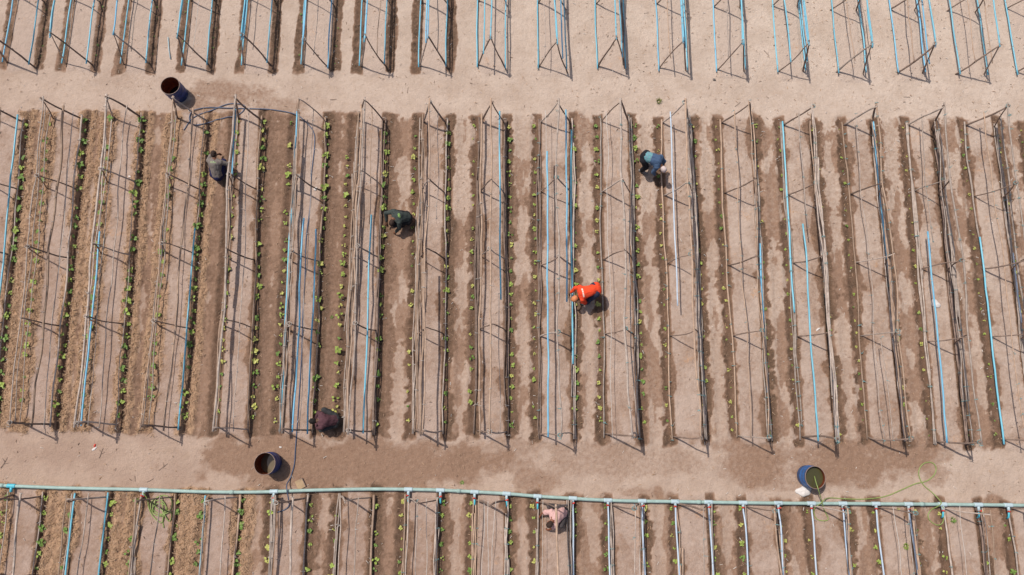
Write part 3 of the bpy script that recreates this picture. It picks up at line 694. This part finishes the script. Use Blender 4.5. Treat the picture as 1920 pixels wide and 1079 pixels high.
# ---------------------------------------------------------------- hoses
def hose(name, px, rad, m, label, zs=None, par=None):
    pts = [at(x, y, (zs[k] if zs and k < len(zs) else rad+.004)) for k, (x, y) in enumerate(px)]
    pts = curve(pts, .05); o = pts[0].copy(); o.z = 0
    for p in pts:
        p.z = max(p.z, ground_z(p.x, p.y)+rad*.8)
    g = MB(); g.tube([p-o for p in pts], rad, 7)
    ob = mk(name, g, m); ob.location = o; tag(ob, label, 'hose'); return ob
hose('water_hose', [(345, 245), (362, 222), (395, 208), (430, 195), (458, 198), (455, 210), (440, 218), (415, 223), (385, 232), (362, 234), (355, 222), (362, 208), (390, 202), (430, 203), (470, 204), (510, 206),
      (552, 214), (572, 228), (588, 248), (590, 275), (584, 330), (582, 385), (574, 450), (572, 520), (568, 590), (566, 660), (562, 730), (558, 790), (554, 840), (552, 870), (545, 895), (538, 908), (538, 919), (541, 936), (542, 948), (534, 956), (520, 961)],
     .017, M_hose_n, 'dark blue hose looping by the upper drum and running down a trellis bed',
     zs=[.02]*8+[.05]*4+[.03]*5+[.02]*14+[.14, .24, .14, .05, .03, .03])
hose('water_hose', [(1527, 893), (1530, 905), (1534, 917), (1538, 930), (1541, 941), (1545, 955), (1552, 970), (1552, 975), (1545, 977), (1532, 974), (1526, 962), (1528, 952), (1538, 945), (1545, 938), (1556, 934), (1590, 936), (1625, 936), (1660, 931), (1690, 919), (1715, 908), (1738, 902),
      (1752, 890), (1755, 877), (1748, 868), (1735, 868), (1725, 877), (1723, 892), (1732, 910), (1748, 924), (1760, 936), (1765, 944), (1758, 950), (1745, 957), (1740, 968), (1745, 978), (1757, 985), (1767, 981), (1770, 965), (1768, 950)],
     .0135, M_hose_g, 'green hose running from the bright blue drum and looping over the header pipe',
     zs=[.46, .56, .64, .45, .27, .1, .03, .03, .03, .03, .03, .12, .27, .24, .05]+[.02]*14+[.12, .25, .15]+[.02]*5+[.08, .2])
cl = [(268, 924), (276, 936), (280, 955), (290, 972), (305, 978)]
for k in range(44):
    a = -k*.52-1.2; u = k/44; cx, cy = 296+9*u+2.5*math.sin(k*.23), 950+6*math.sin(u*5); q_ = 19-7*abs(math.sin(u*4.2)); cl.append((cx+q_*math.cos(a), cy+q_*.95*math.sin(a)))
cl += [(312, 972), (318, 978), (322, 968), (318, 957), (309, 962), (306, 978), (307, 990)]
hose('coiled_hose', cl, .015, M_hose_g, 'green hose coiled on the soil under the third bottom-block trellis', zs=[.2, .1]+[.03+.012*(k % 4) for k in range(len(cl)-2)])

# ---------------------------------------------------------------- small things lying about
M_sack = mat('white_sack', (.74, .68, .64), .85, noise=.25, nscale=9, bump=.5)
def lump(name, px, py, sx, sy, sz, m, label, cat, seed, rz=0):
    rr = random.Random(seed); g = MB(); g.ball((0, 0, 0), 1, n=20); ph = [rr.uniform(0, 6) for _ in range(6)]
    V = []
    for x, y, z in g.v:
        a = math.atan2(y, x); k = 1+.16*math.sin(2*a+ph[0])+.12*math.sin(3*a+ph[1])+.07*math.sin(5*a+ph[2])+.05*math.sin(7*z+ph[3]+4*a)
        V.append((x*k*sx, y*k*sy, max(-.3, z*(1+.2*math.sin(4*a+ph[4])))*sz))
    g.v = V; o = mk(name, g, m); c = at(px, py); o.location = (c.x, c.y, ground_z(c.x, c.y)+.25*sz); o.rotation_euler = (0, 0, rz); return tag(o, label, cat)
lump('empty_sack', 1507, 921, .20, .165, .06, M_sack, 'crumpled white sack on the ground beside the bright blue drum', 'sack', 1)
lump('plastic_sheet', 1753, 570, .13, .13, .04, M_sack, 'square scrap of white plastic on a trellis bed at the right', 'scrap', 5, .4)
lump('plastic_scrap', 1533, 618, .07, .03, .02, M_sack, 'narrow torn white scrap between two blue pipes', 'scrap', 3, .6)
lump('paper_scrap', 177, 842, .07, .04, .02, M_sack, 'small white scrap near a red lid on the lower path', 'scrap', 4, .6)
lump('bottle_lid', 178, 836, .03, .045, .03, M_red, 'small red lid lying on the lower path at the left', 'lid', 6)
lump('paper_scrap', 526, 839, .035, .03, .02, M_sack, 'tiny white scrap between the navy hose and the lower drum', 'scrap', 7)
lump('paper_scrap', 592, 355, .05, .07, .03, M_sack, 'crumpled white scrap high on the sixth middle trellis bed', 'scrap', 8)
lump('paper_scrap', 244, 332, .04, .035, .02, M_sack, 'small white scrap on the third middle trellis bed', 'scrap', 9)
lump('stone', 1339, 150, .05, .04, .04, mat('stone', (.22, .19, .17), .9, noise=.4), 'small grey stone below the thirteenth upper trellis', 'stone', 10)
M_board = mat('tan_board', (.46, .32, .19), .8, noise=.3, nscale=8)
c = at(564, 908); o = empty('wooden_board', (c.x, c.y, 0), R(28))
g = MB(); g.box((0, 0, .05), (.22, .26, .018), Matrix.Rotation(R(9), 3, 'Y')); mk('plank', g, M_board, o, smooth=False)
g = MB(); g.box((.11, 0, .035), (.02, .26, .06)); g.box((0, .125, .03), (.2, .02, .05)); mk('edge_strip', g, M_dark, o, smooth=False)
tag(o, 'small tan wooden board lying right of the lower drum and navy hose', 'board')
c = at(317, 91); o = MB(); o.tube([at(315, 70, .03)-c, c-c+Vector((0, 0, .025)), at(319.5, 111, .03)-c], .016, 8)
ob = mk('pipe_offcut', o, M_fit); ob.location = c; tag(ob, 'short pale blue pipe offcut lying left of the fourth top trellis', 'pipe')
for k, (px, py, L_, a, fk) in enumerate([(1250, 875-5, .28, .6, 1), (306, 876, .3, .7, 1), (253, 898, .16, -1.4, 0), (282, 901, .2, .5, 0), (8, 868, .34, 1.1, 1), (1700, 183, .2, -.1, 0), (765, 170, .2, 1.5, 0), (625, 187, .2, .05, 0),
                                  (1383, 196, .24, .7, 0), (1437, 100, .24, -.9, 0), (1475, 47, .2, 0, 0), (190, 850, .3, 1.3, 1), (700, 905, .12, .8, 0), (1212, 25, .16, .2, 0)]):
    if k == 0: continue
    rr = random.Random(k); c = at(px, py); d = Vector((math.cos(a), math.sin(a), 0))*L_/2; g = MB()
    pts = stick_pts(-d+Vector((0, 0, .012)), d+Vector((0, 0, .012)), .012, n=5, rr=rr); g.tube(pts, bulges(6, .007, rr), 5)
    if fk:
        g.tube([pts[3], pts[3]+Vector((-d.y, d.x, 0))*.7+d*.3], [.006, .003], 5); g.tube([pts[2], pts[2]-Vector((-d.y, d.x, 0))*.6+d*.5], [.005, .003], 5)
    ob = mk('twig', g, M_dark); ob.location = (c.x, c.y, ground_z(c.x, c.y))
    WH = ['', 'forked twig on the lower path left of the damp patch', 'short upright twig above the coiled green hose', 'thin slanting twig right above the coiled green hose', 'forked twig at the far left of the lower path',
          'thin dark twig on the upper path near the right', 'upright twig on the upper path below the eighth top trellis', 'pale level twig below the sixth top trellis', 'slanting twig above the thirteenth middle trellis',
          'slanting twig between the thirteenth and fourteenth top trellises', 'level twig inside the fourteenth top trellis', 'curled branching twig by the red lid', 'tiny twig above the sixth bottom trellis', 'pale twig between the tenth and eleventh top trellises'][k]
    tag(ob, WH, 'twig')
def tuft(px, py, size, n, m, label):
    rr = random.Random(int(px)); c = at(px, py); g = MB()
    for k in range(n):
        a = rr.uniform(0, 6.28); l = size*rr.uniform(.5, 1); b = len(g.v); s = Vector((-math.sin(a), math.cos(a), 0))*.006; q_ = Vector((math.cos(a)*.2*size, math.sin(a)*.2*size, 0))
        t = Vector((math.cos(a)*l, math.sin(a)*l, l*rr.uniform(.3, .9))); mdl = q_+t*.5+Vector((0, 0, l*.2))
        g.v += [tuple(q_-s), tuple(q_+s), tuple(mdl+s), tuple(mdl-s), tuple(q_+t)]; g.f += [(b, b+1, b+2, b+3), (b+3, b+2, b+4)]; g.m += [0, 0]
    o = mk('grass_tuft', g, m, smooth=False); o.location = (c.x, c.y, ground_z(c.x, c.y)); tag(o, label, 'weed')
M_weed = mat('weed', (.20, .20, .06), .8, noise=.4, nscale=30)
tuft(1235, 191, .11, 60, M_weed, 'dry green grass tuft on the upper path above the middle block')
tuft(866, 905, .07, 30, M_leaf[0], 'tiny green weed just above the header pipe')
tuft(1683, 947+8, .06, 24, M_leaf[2], 'yellow-green weed touching the header pipe at the right')
tuft(1785, 975, .1, 40, M_leaf[0], 'green weed at the foot of the fifteenth bottom trellis')
tuft(1697, 1024, .1, 50, M_leaf[1], 'feathery lime weed low inside the fourteenth bottom trellis')
tuft(622, 595, .06, 26, M_leaf[0], 'tiny weed on the damp walkway right of the sixth middle trellis')
tuft(1783, 872, .03, 8, M_weed, 'speck of dry weed near the right end of the lower path')

# ---------------------------------------------------------------- people
def remeshed(name, g, mats, parent, vox, smooth_it=4, noise=0, nsize=.08):
    me = bpy.data.meshes.new(name); me.from_pydata(g.v, [], g.f); me.update()
    o = bpy.data.objects.new(name, me); COL.objects.link(o)
    m = o.modifiers.new('r', 'REMESH'); m.mode = 'VOXEL'; m.voxel_size = vox
    m = o.modifiers.new('s', 'SMOOTH'); m.iterations = smooth_it; m.factor = .5
    if noise:
        tx = bpy.data.textures.new('folds', 'CLOUDS'); tx.noise_scale = nsize; tx.noise_depth = 2
        m = o.modifiers.new('d', 'DISPLACE'); m.texture = tx; m.strength = noise; m.texture_coords = 'LOCAL'; m.mid_level = .5
    dg = bpy.context.evaluated_depsgraph_get(); dg.update(); nm = bpy.data.meshes.new_from_object(o.evaluated_get(dg)); o.modifiers.clear(); o.data = nm; nm.name = name
    bpy.data.meshes.remove(me); nm.materials.clear()
    for mm in mats if isinstance(mats, list) else [mats]: nm.materials.append(mm)
    nm.polygons.foreach_set('use_smooth', [True]*len(nm.polygons)); o.parent = parent
    return o
def add_hand(g, wrist, dirn, palm_n, side):
    """palm, four unequal bent fingers, thumb from the side of the palm"""
    d = Vector(dirn).normalized(); n = Vector(palm_n); n = (n-d*n.dot(d)).normalized(); s = d.cross(n)*side; w = Vector(wrist)
    c = w+d*.05
    g.capsule(w, w+d*.03, .026, .028, 10)
    for k in (-1, -.33, .33, 1): g.capsule(w+d*.02+s*.020*k, w+d*.085+s*.026*k, .013, .012, 8)
    for k, l in ((1, .068), (.33, .078), (-.33, .073), (-1, .058)):
        a = w+d*.088+s*.027*k; b = a+d*l*.5+n*.012; e = b+d*l*.33+n*l*.33; f = e+d*l*.06+n*l*.3
        g.capsule(a, b, .0098, .009, 8); g.capsule(b, e, .009, .0083, 8); g.capsule(e, f, .0083, .0075, 8)
    a = w+d*.025+s*.026; b = a+d*.035+s*.028+n*.01; e = b+d*.03+s*.004+n*.018
    g.capsule(a, b, .014, .0115, 8); g.capsule(b, e, .0115, .009, 8)
def person(px, py, zref, face_deg, J, label, skin, shirt_m, trou_m, hair_m, shoe_m, cap=None, sleeves='long', ref=(0, .1), scale=1.0, barefoot=False, legs='long', long_shirt=False):
    J = {k: Vector(v) for k, v in J.items()}
    c = at(px, py, zref); th = R(face_deg); off = Vector((ref[0]*math.cos(th)-ref[1]*math.sin(th), ref[0]*math.sin(th)+ref[1]*math.cos(th), 0))*scale
    root = empty('person', (c.x-off.x, c.y-off.y, 0), th); root.scale = (scale,)*3
    gz = 0
    tag(root, label, 'person', 'people working among the trellises')
    # head frame
    hd = J['head']; f = J['look'].normalized(); up = (hd-J['neck']).normalized(); rt = f.cross(up).normalized(); up = rt.cross(f)
    HM = Matrix((rt, f, up)).transposed()
    def hp_(x, y, z): return hd+HM @ Vector((x, y, z))
    g = MB()
    g.ball(hd, (.076, .095, .105), HM); g.ball(hp_(0, .035, -.065), (.055, .055, .055), HM); g.capsule(hp_(0, .088, -.005), hp_(0, .108, -.03), .010, .015, 8)
    g.ball(hp_(0, .082, -.068), (.026, .014, .010), HM)
    for s in (-1, 1):
        g.ball(hp_(.079*s, -.005, -.015), (.010, .020, .030), HM); g.ball(hp_(.032*s, .078, .020), (.020, .014, .008), HM)
    g.capsule(J['neck'], hp_(0, -.02, -.05), .058, .052)
    g.capsule(J['pelvis'], J['belly'], .135, .125); g.capsule(J['belly'], J['chest'], .125, .14); g.capsule(J['chest'], J['neck'], .12, .065)
    for s, a in ((-1, 'l'), (1, 'r')):
        sh, el, ha, hi, kn, an = (J[a+k] for k in ('sh', 'el', 'ha', 'hip', 'kn', 'an'))
        g.capsule(J['chest'], sh, .10, .062); g.capsule(J['neck'], sh, .05, .055)
        g.capsule(sh, el, .055, .040); g.capsule(el, ha, .040, .026)
        add_hand(g, ha, (ha-el).normalized()+Vector((0, .2, -.5)), (-s*.6, -.2, -.4), s)
        g.capsule(J['pelvis'], hi, .13, .10); g.capsule(hi, kn, .090, .058); g.capsule(kn, an, .056, .038)
        toe = an+Vector((.02*s, .17, -.055)); heel = an+Vector((0, -.045, -.05)); g.capsule(heel, toe, .036, .028); g.capsule(an, an+Vector((0, .08, -.04)), .038, .034)
    remeshed('body', g, skin, root, .0065, 3)
    # eyes
    for s in (-1, 1):
        g = MB(); g.ball(hp_(.030*s, .082, .012), .011, n=10); mk('eye', g, M_eye, root)
    # shirt
    g = MB(); k_ = .026
    g.capsule(J['pelvis']*.75+J['belly']*.25, J['belly'], .135+k_, .13+k_); g.capsule(J['belly'], J['chest'], .13+k_, .14+k_); g.capsule(J['chest'], J['neck']*.8+J['chest']*.2, .125+k_*.8, .072)
    for s, a in ((-1, 'l'), (1, 'r')):
        sh, el, ha = (J[a+k] for k in ('sh', 'el', 'ha'))
        g.capsule(J['chest'], sh, .10+k_, .062+k_*.8); g.capsule(J['neck']*.85+sh*.15, sh, .052, .068)
        g.capsule(J['belly'], J['chest']*.5+sh*.5, .12+k_, .095+k_)
        if sleeves == 'long': g.capsule(sh, el, .078, .062); g.capsule(el, el+(ha-el)*.86, .060, .044)
        else: g.capsule(sh, sh+(el-sh)*.78, .08, .074)
    if long_shirt: g.capsule(J['pelvis']+Vector((0, -.03, .03)), J['belly'], .168, .155); g.capsule(J['pelvis']+Vector((-.06, -.04, .03)), J['pelvis']+Vector((.06, -.04, .03)), .15, .15)
    remeshed('shirt', g, shirt_m, root, .011, 3, noise=.030, nsize=.10)
    g = MB(); k_ = .018
    g.capsule(J['pelvis'], J['belly']*.3+J['pelvis']*.7, .145+k_, .13+k_)
    for s, a in ((-1, 'l'), (1, 'r')):
        hi, kn, an = (J[a+k] for k in ('hip', 'kn', 'an'))
        g.capsule(J['pelvis'], hi, .135+k_, .11+k_); g.capsule(hi, kn, .100+k_, .070+k_)
        if legs == 'long': g.capsule(kn, kn+(an-kn)*.88, .068+k_, .055+k_)
    remeshed('trousers', g, trou_m, root, .011, 3, noise=.022, nsize=.09)
    if not barefoot:
        for s, a in ((-1, 'l'), (1, 'r')):
            an = J[a+'an']; g = MB(); g.capsule(an+Vector((0, -.05, -.05)), an+Vector((.02*s, .18, -.055)), .044, .037); g.capsule(an+Vector((0, 0, -.01)), an+Vector((0, .07, -.04)), .048, .042)
            remeshed('shoe', g, shoe_m, root, .009, 2)
    if cap is None:
        g = MB(); g.ball(hp_(0, -.012, .022), (.083, .098, .092), HM); g.ball(hp_(0, -.05, -.01), (.075, .065, .075), HM)
        remeshed('hair', g, hair_m, root, .008, 1, noise=.014, nsize=.025)
    else:
        g = MB(); g.ball(hp_(0, -.008, .030), (.092, .108, .092), HM); g.ball(hp_(0, -.05, .0), (.082, .065, .065), HM)
        if cap[1]: g.capsule(hp_(-.03, .09, .035), hp_(-.03, .15, .025), .022, .012, 8); g.capsule(hp_(.03, .09, .035), hp_(.03, .15, .025), .022, .012, 8); g.capsule(hp_(-.03, .13, .03), hp_(.03, .13, .03), .02, .02, 8)
        remeshed('cap', g, cap[0], root, .008, 2, noise=.01, nsize=.04)
    return root
def squat(**kw):
    J = dict(pelvis=(0, -.16, .30), belly=(0, -.07, .41), chest=(0, .08, .56), neck=(0, .21, .66), head=(0, .32, .72), look=(0, .8, -.9),
             lsh=(-.17, .14, .60), rsh=(.17, .14, .60), lel=(-.25, .36, .42), rel=(.25, .36, .42), lha=(-.17, .50, .22), rha=(.17, .50, .22),
             lhip=(-.10, -.15, .27), rhip=(.10, -.15, .27), lkn=(-.20, .22, .47), rkn=(.20, .22, .47), lan=(-.13, -.01, .085), ran=(.13, -.01, .085))
    J.update(kw); return J
def bend(**kw):
    J = dict(pelvis=(0, -.12, .80), belly=(0, .03, .84), chest=(0, .22, .82), neck=(0, .37, .75), head=(0, .48, .68), look=(0, .5, -1),
             lsh=(-.17, .30, .77), rsh=(.17, .30, .77), lel=(-.20, .36, .50), rel=(.20, .36, .50), lha=(-.10, .46, .28), rha=(.10, .46, .28),
             lhip=(-.10, -.12, .77), rhip=(.10, -.12, .77), lkn=(-.13, .02, .42), rkn=(.13, .02, .42), lan=(-.13, -.05, .085), ran=(.13, -.05, .085))
    J.update(kw); return J
M_eye = mat('eye', (.02, .015, .012), .2)
def skinm(n, c): return mat(n, c, .55, noise=.2, nscale=6, spec=.4)
def cloth(n, c, c2=None, sc=7): return mat(n, c, .9, nscale=sc, col2=c2 or tuple(v*.72 for v in c), bump=.35)
M_sk1 = skinm('skin', (.20, .085, .045)); M_sk2 = skinm('dark_skin', (.11, .05, .03)); M_sk3 = skinm('brown_skin', (.24, .085, .045))
M_hair = mat('hair', (.018, .013, .011), .75, noise=.5, nscale=60, bump=.6); M_hairb = mat('brown_hair', (.05, .028, .02), .75, noise=.5, nscale=60, bump=.6)
def printed(base, ink, lo, hi, scale, thr):
    """cloth with a print on the back, in the cloth's own coordinates"""
    nt = base.node_tree; N = nt.nodes; L = nt.links; bs = N['Principled BSDF']; src = bs.inputs['Base Color'].links[0].from_socket
    tc = N.new('ShaderNodeTexCoord'); sx = N.new('ShaderNodeSeparateXYZ'); L.new(tc.outputs['Object'], sx.inputs[0])
    no = N.new('ShaderNodeTexNoise'); mp = N.new('ShaderNodeMapping'); mp.inputs['Scale'].default_value = scale; L.new(tc.outputs['Object'], mp.inputs[0]); L.new(mp.outputs[0], no.inputs['Vector']); no.inputs['Scale'].default_value = 1; no.inputs['Detail'].default_value = 1
    def cmp(s, v, op):
        m = N.new('ShaderNodeMath'); m.operation = op; L.new(s, m.inputs[0]); m.inputs[1].default_value = v; return m.outputs[0]
    def mul(a, b):
        m = N.new('ShaderNodeMath'); m.operation = 'MULTIPLY'; L.new(a, m.inputs[0]); L.new(b, m.inputs[1]); return m.outputs[0]
    f = cmp(no.outputs[0], thr, 'GREATER_THAN')
    for k in range(3):
        f = mul(f, cmp(sx.outputs[k], lo[k], 'GREATER_THAN')); f = mul(f, cmp(sx.outputs[k], hi[k], 'LESS_THAN'))
    mx = N.new('ShaderNodeMix'); mx.data_type = 'RGBA'; L.new(f, mx.inputs[0]); L.new(src, mx.inputs[6]); mx.inputs[7].default_value = (*ink, 1); L.new(mx.outputs[2], bs.inputs['Base Color']); return base
s1 = printed(cloth('grey_shirt', (.21, .175, .155)), (.33, .45, .22), (-.07, .05, .5), (.09, .105, 1), (20, 60, 10), .48)
person(404, 311, .5, -8 , squat(head=(-.02, .33, .71), rel=(.33, .16, .46), rha=(.47, .06, .36), pelvis=(.05, -.2, .3), belly=(.03, -.09, .42)),
       'person in a grey shirt squatting with navy knees beside the fourth middle trellis', M_sk1, s1, cloth('navy_trousers', (.02, .02, .07)), M_hairb, cloth('sandal', (.1, .06, .04)), ref=(0, .05), scale=1.02)
s2 = printed(cloth('dark_hoodie', (.055, .068, .062)), (.30, .50, .12), (-.08, .0, .45), (.05, .06, 1), (24, 60, 10), .49)
person(747, 409, .5, 100, squat(head=(-.17, .28, .60), look=(-.3, .5, -.9), neck=(-.07, .21, .63), lsh=(-.18, .06, .57), rsh=(.15, .17, .62), rel=(.17, .42, .55), rha=(-.02, .46, .28), lel=(-.30, .12, .36), lha=(-.34, .26, .16)),
       'person in a dark green hoodie crouching towards the seventh middle trellis', M_sk1, s2, cloth('black_trousers', (.015, .015, .018)), M_hairb, cloth('tan_sandal', (.3, .16, .1)), ref=(-.02, .08), scale=1.02)
def split_mat(name, a, b, y0):
    m = cloth(name, a); nt = m.node_tree; N = nt.nodes; L = nt.links; bs = N['Principled BSDF']; src = bs.inputs['Base Color'].links[0].from_socket
    tc = N.new('ShaderNodeTexCoord'); sx = N.new('ShaderNodeSeparateXYZ'); L.new(tc.outputs['Object'], sx.inputs[0]); c = N.new('ShaderNodeMath'); c.operation = 'LESS_THAN'; L.new(sx.outputs[1], c.inputs[0]); c.inputs[1].default_value = y0
    no = N.new('ShaderNodeTexNoise'); no.inputs['Scale'].default_value = 28; L.new(tc.outputs['Object'], no.inputs['Vector']); mr = N.new('ShaderNodeMapRange'); mr.inputs[1].default_value = .45; mr.inputs[2].default_value = .55; L.new(no.outputs[0], mr.inputs[0])
    m1 = N.new('ShaderNodeMix'); m1.data_type = 'RGBA'; L.new(mr.outputs[0], m1.inputs[0]); m1.inputs[6].default_value = (*b, 1); m1.inputs[7].default_value = (.16, .25, .30, 1)
    mx = N.new('ShaderNodeMix'); mx.data_type = 'RGBA'; L.new(c.outputs[0], mx.inputs[0]); L.new(src, mx.inputs[6]); L.new(m1.outputs[2], mx.inputs[7]); L.new(mx.outputs[2], bs.inputs['Base Color']); return m
person(1225, 299, .85, -112, bend(head=(.12, .50, .70), neck=(.06, .37, .77), rel=(.24, .26, .52), rha=(.2, .36, .26), lel=(-.18, .45, .56)),
       'person in a blue and teal shirt and pale cap bent over the eleventh middle walkway', M_sk1, split_mat('blue_teal_shirt', (.075, .125, .22), (.12, .33, .34), .05), cloth('black_jeans', (.015, .015, .02)), M_hair,
       cloth('grey_shoe', (.3, .27, .25)), cap=(cloth('pale_cap', (.62, .50, .47)), False), ref=(0, .12), scale=1.03)
s4 = printed(cloth('orange_shirt', (.86, .085, .025), (.74, .055, .02)), (.85, .62, .52), (-.16, .245, .6), (.10, .285, 1.2), (40, 1, 1), .36)
person(1102, 547, .8, 103, bend(head=(-.09, .50, .68), neck=(-.03, .37, .75), pelvis=(.03, -.12, .72), lan=(-.2, .08, .085), lkn=(-.22, .14, .42), ran=(.14, -.02, .085), lel=(-.26, .22, .56), lha=(-.18, .3, .3), rel=(.22, .40, .56), rha=(.16, .52, .34)),
       'person in a bright orange shirt and peach cap bending in the walkway', M_sk1, s4, cloth('denim_trousers', (.03, .035, .07)), M_hair, cloth('dark_shoe', (.05, .05, .05)), cap=(cloth('peach_cap', (.72, .27, .12)), True), ref=(0, .1), scale=1.0, sleeves='long', long_shirt=True)
person(610, 789, .5, 93, squat(head=(0, .38, .63), neck=(0, .24, .63), rkn=(.30, .12, .40), lkn=(-.24, .20, .40), ran=(.24, .02, .085), rel=(.24, .3, .36), rha=(.08, .40, .18), lel=(-.2, .3, .36), lha=(-.06, .42, .18)),
       'person in a maroon shirt with black hair crouching below the sixth middle trellis', M_sk2, cloth('maroon_shirt', (.085, .034, .042), (.11, .05, .06)), cloth('charcoal_trousers', (.045, .045, .047)), M_hair, cloth('pale_shoe', (.4, .38, .35)), ref=(0, .06), scale=1.0)
person(1043, 968, .5, 112, squat(head=(-.10, .31, .70), neck=(-.05, .20, .66), lel=(-.27, .26, .40), lha=(-.30, .38, .2), rel=(.2, .34, .38), rha=(.14, .44, .18), rkn=(.30, .12, .42), lkn=(-.27, .02, .44), lan=(-.22, .0, .085)),
       'person in a pale pink shirt squatting inside the ninth bottom trellis', M_sk3, cloth('pink_shirt', (.68, .42, .39), (.58, .35, .32)), cloth('grey_shorts', (.085, .07, .07)), M_hairb, cloth('black_shoe', (.03, .04, .05)), ref=(0, .05), scale=1.0, sleeves='short')
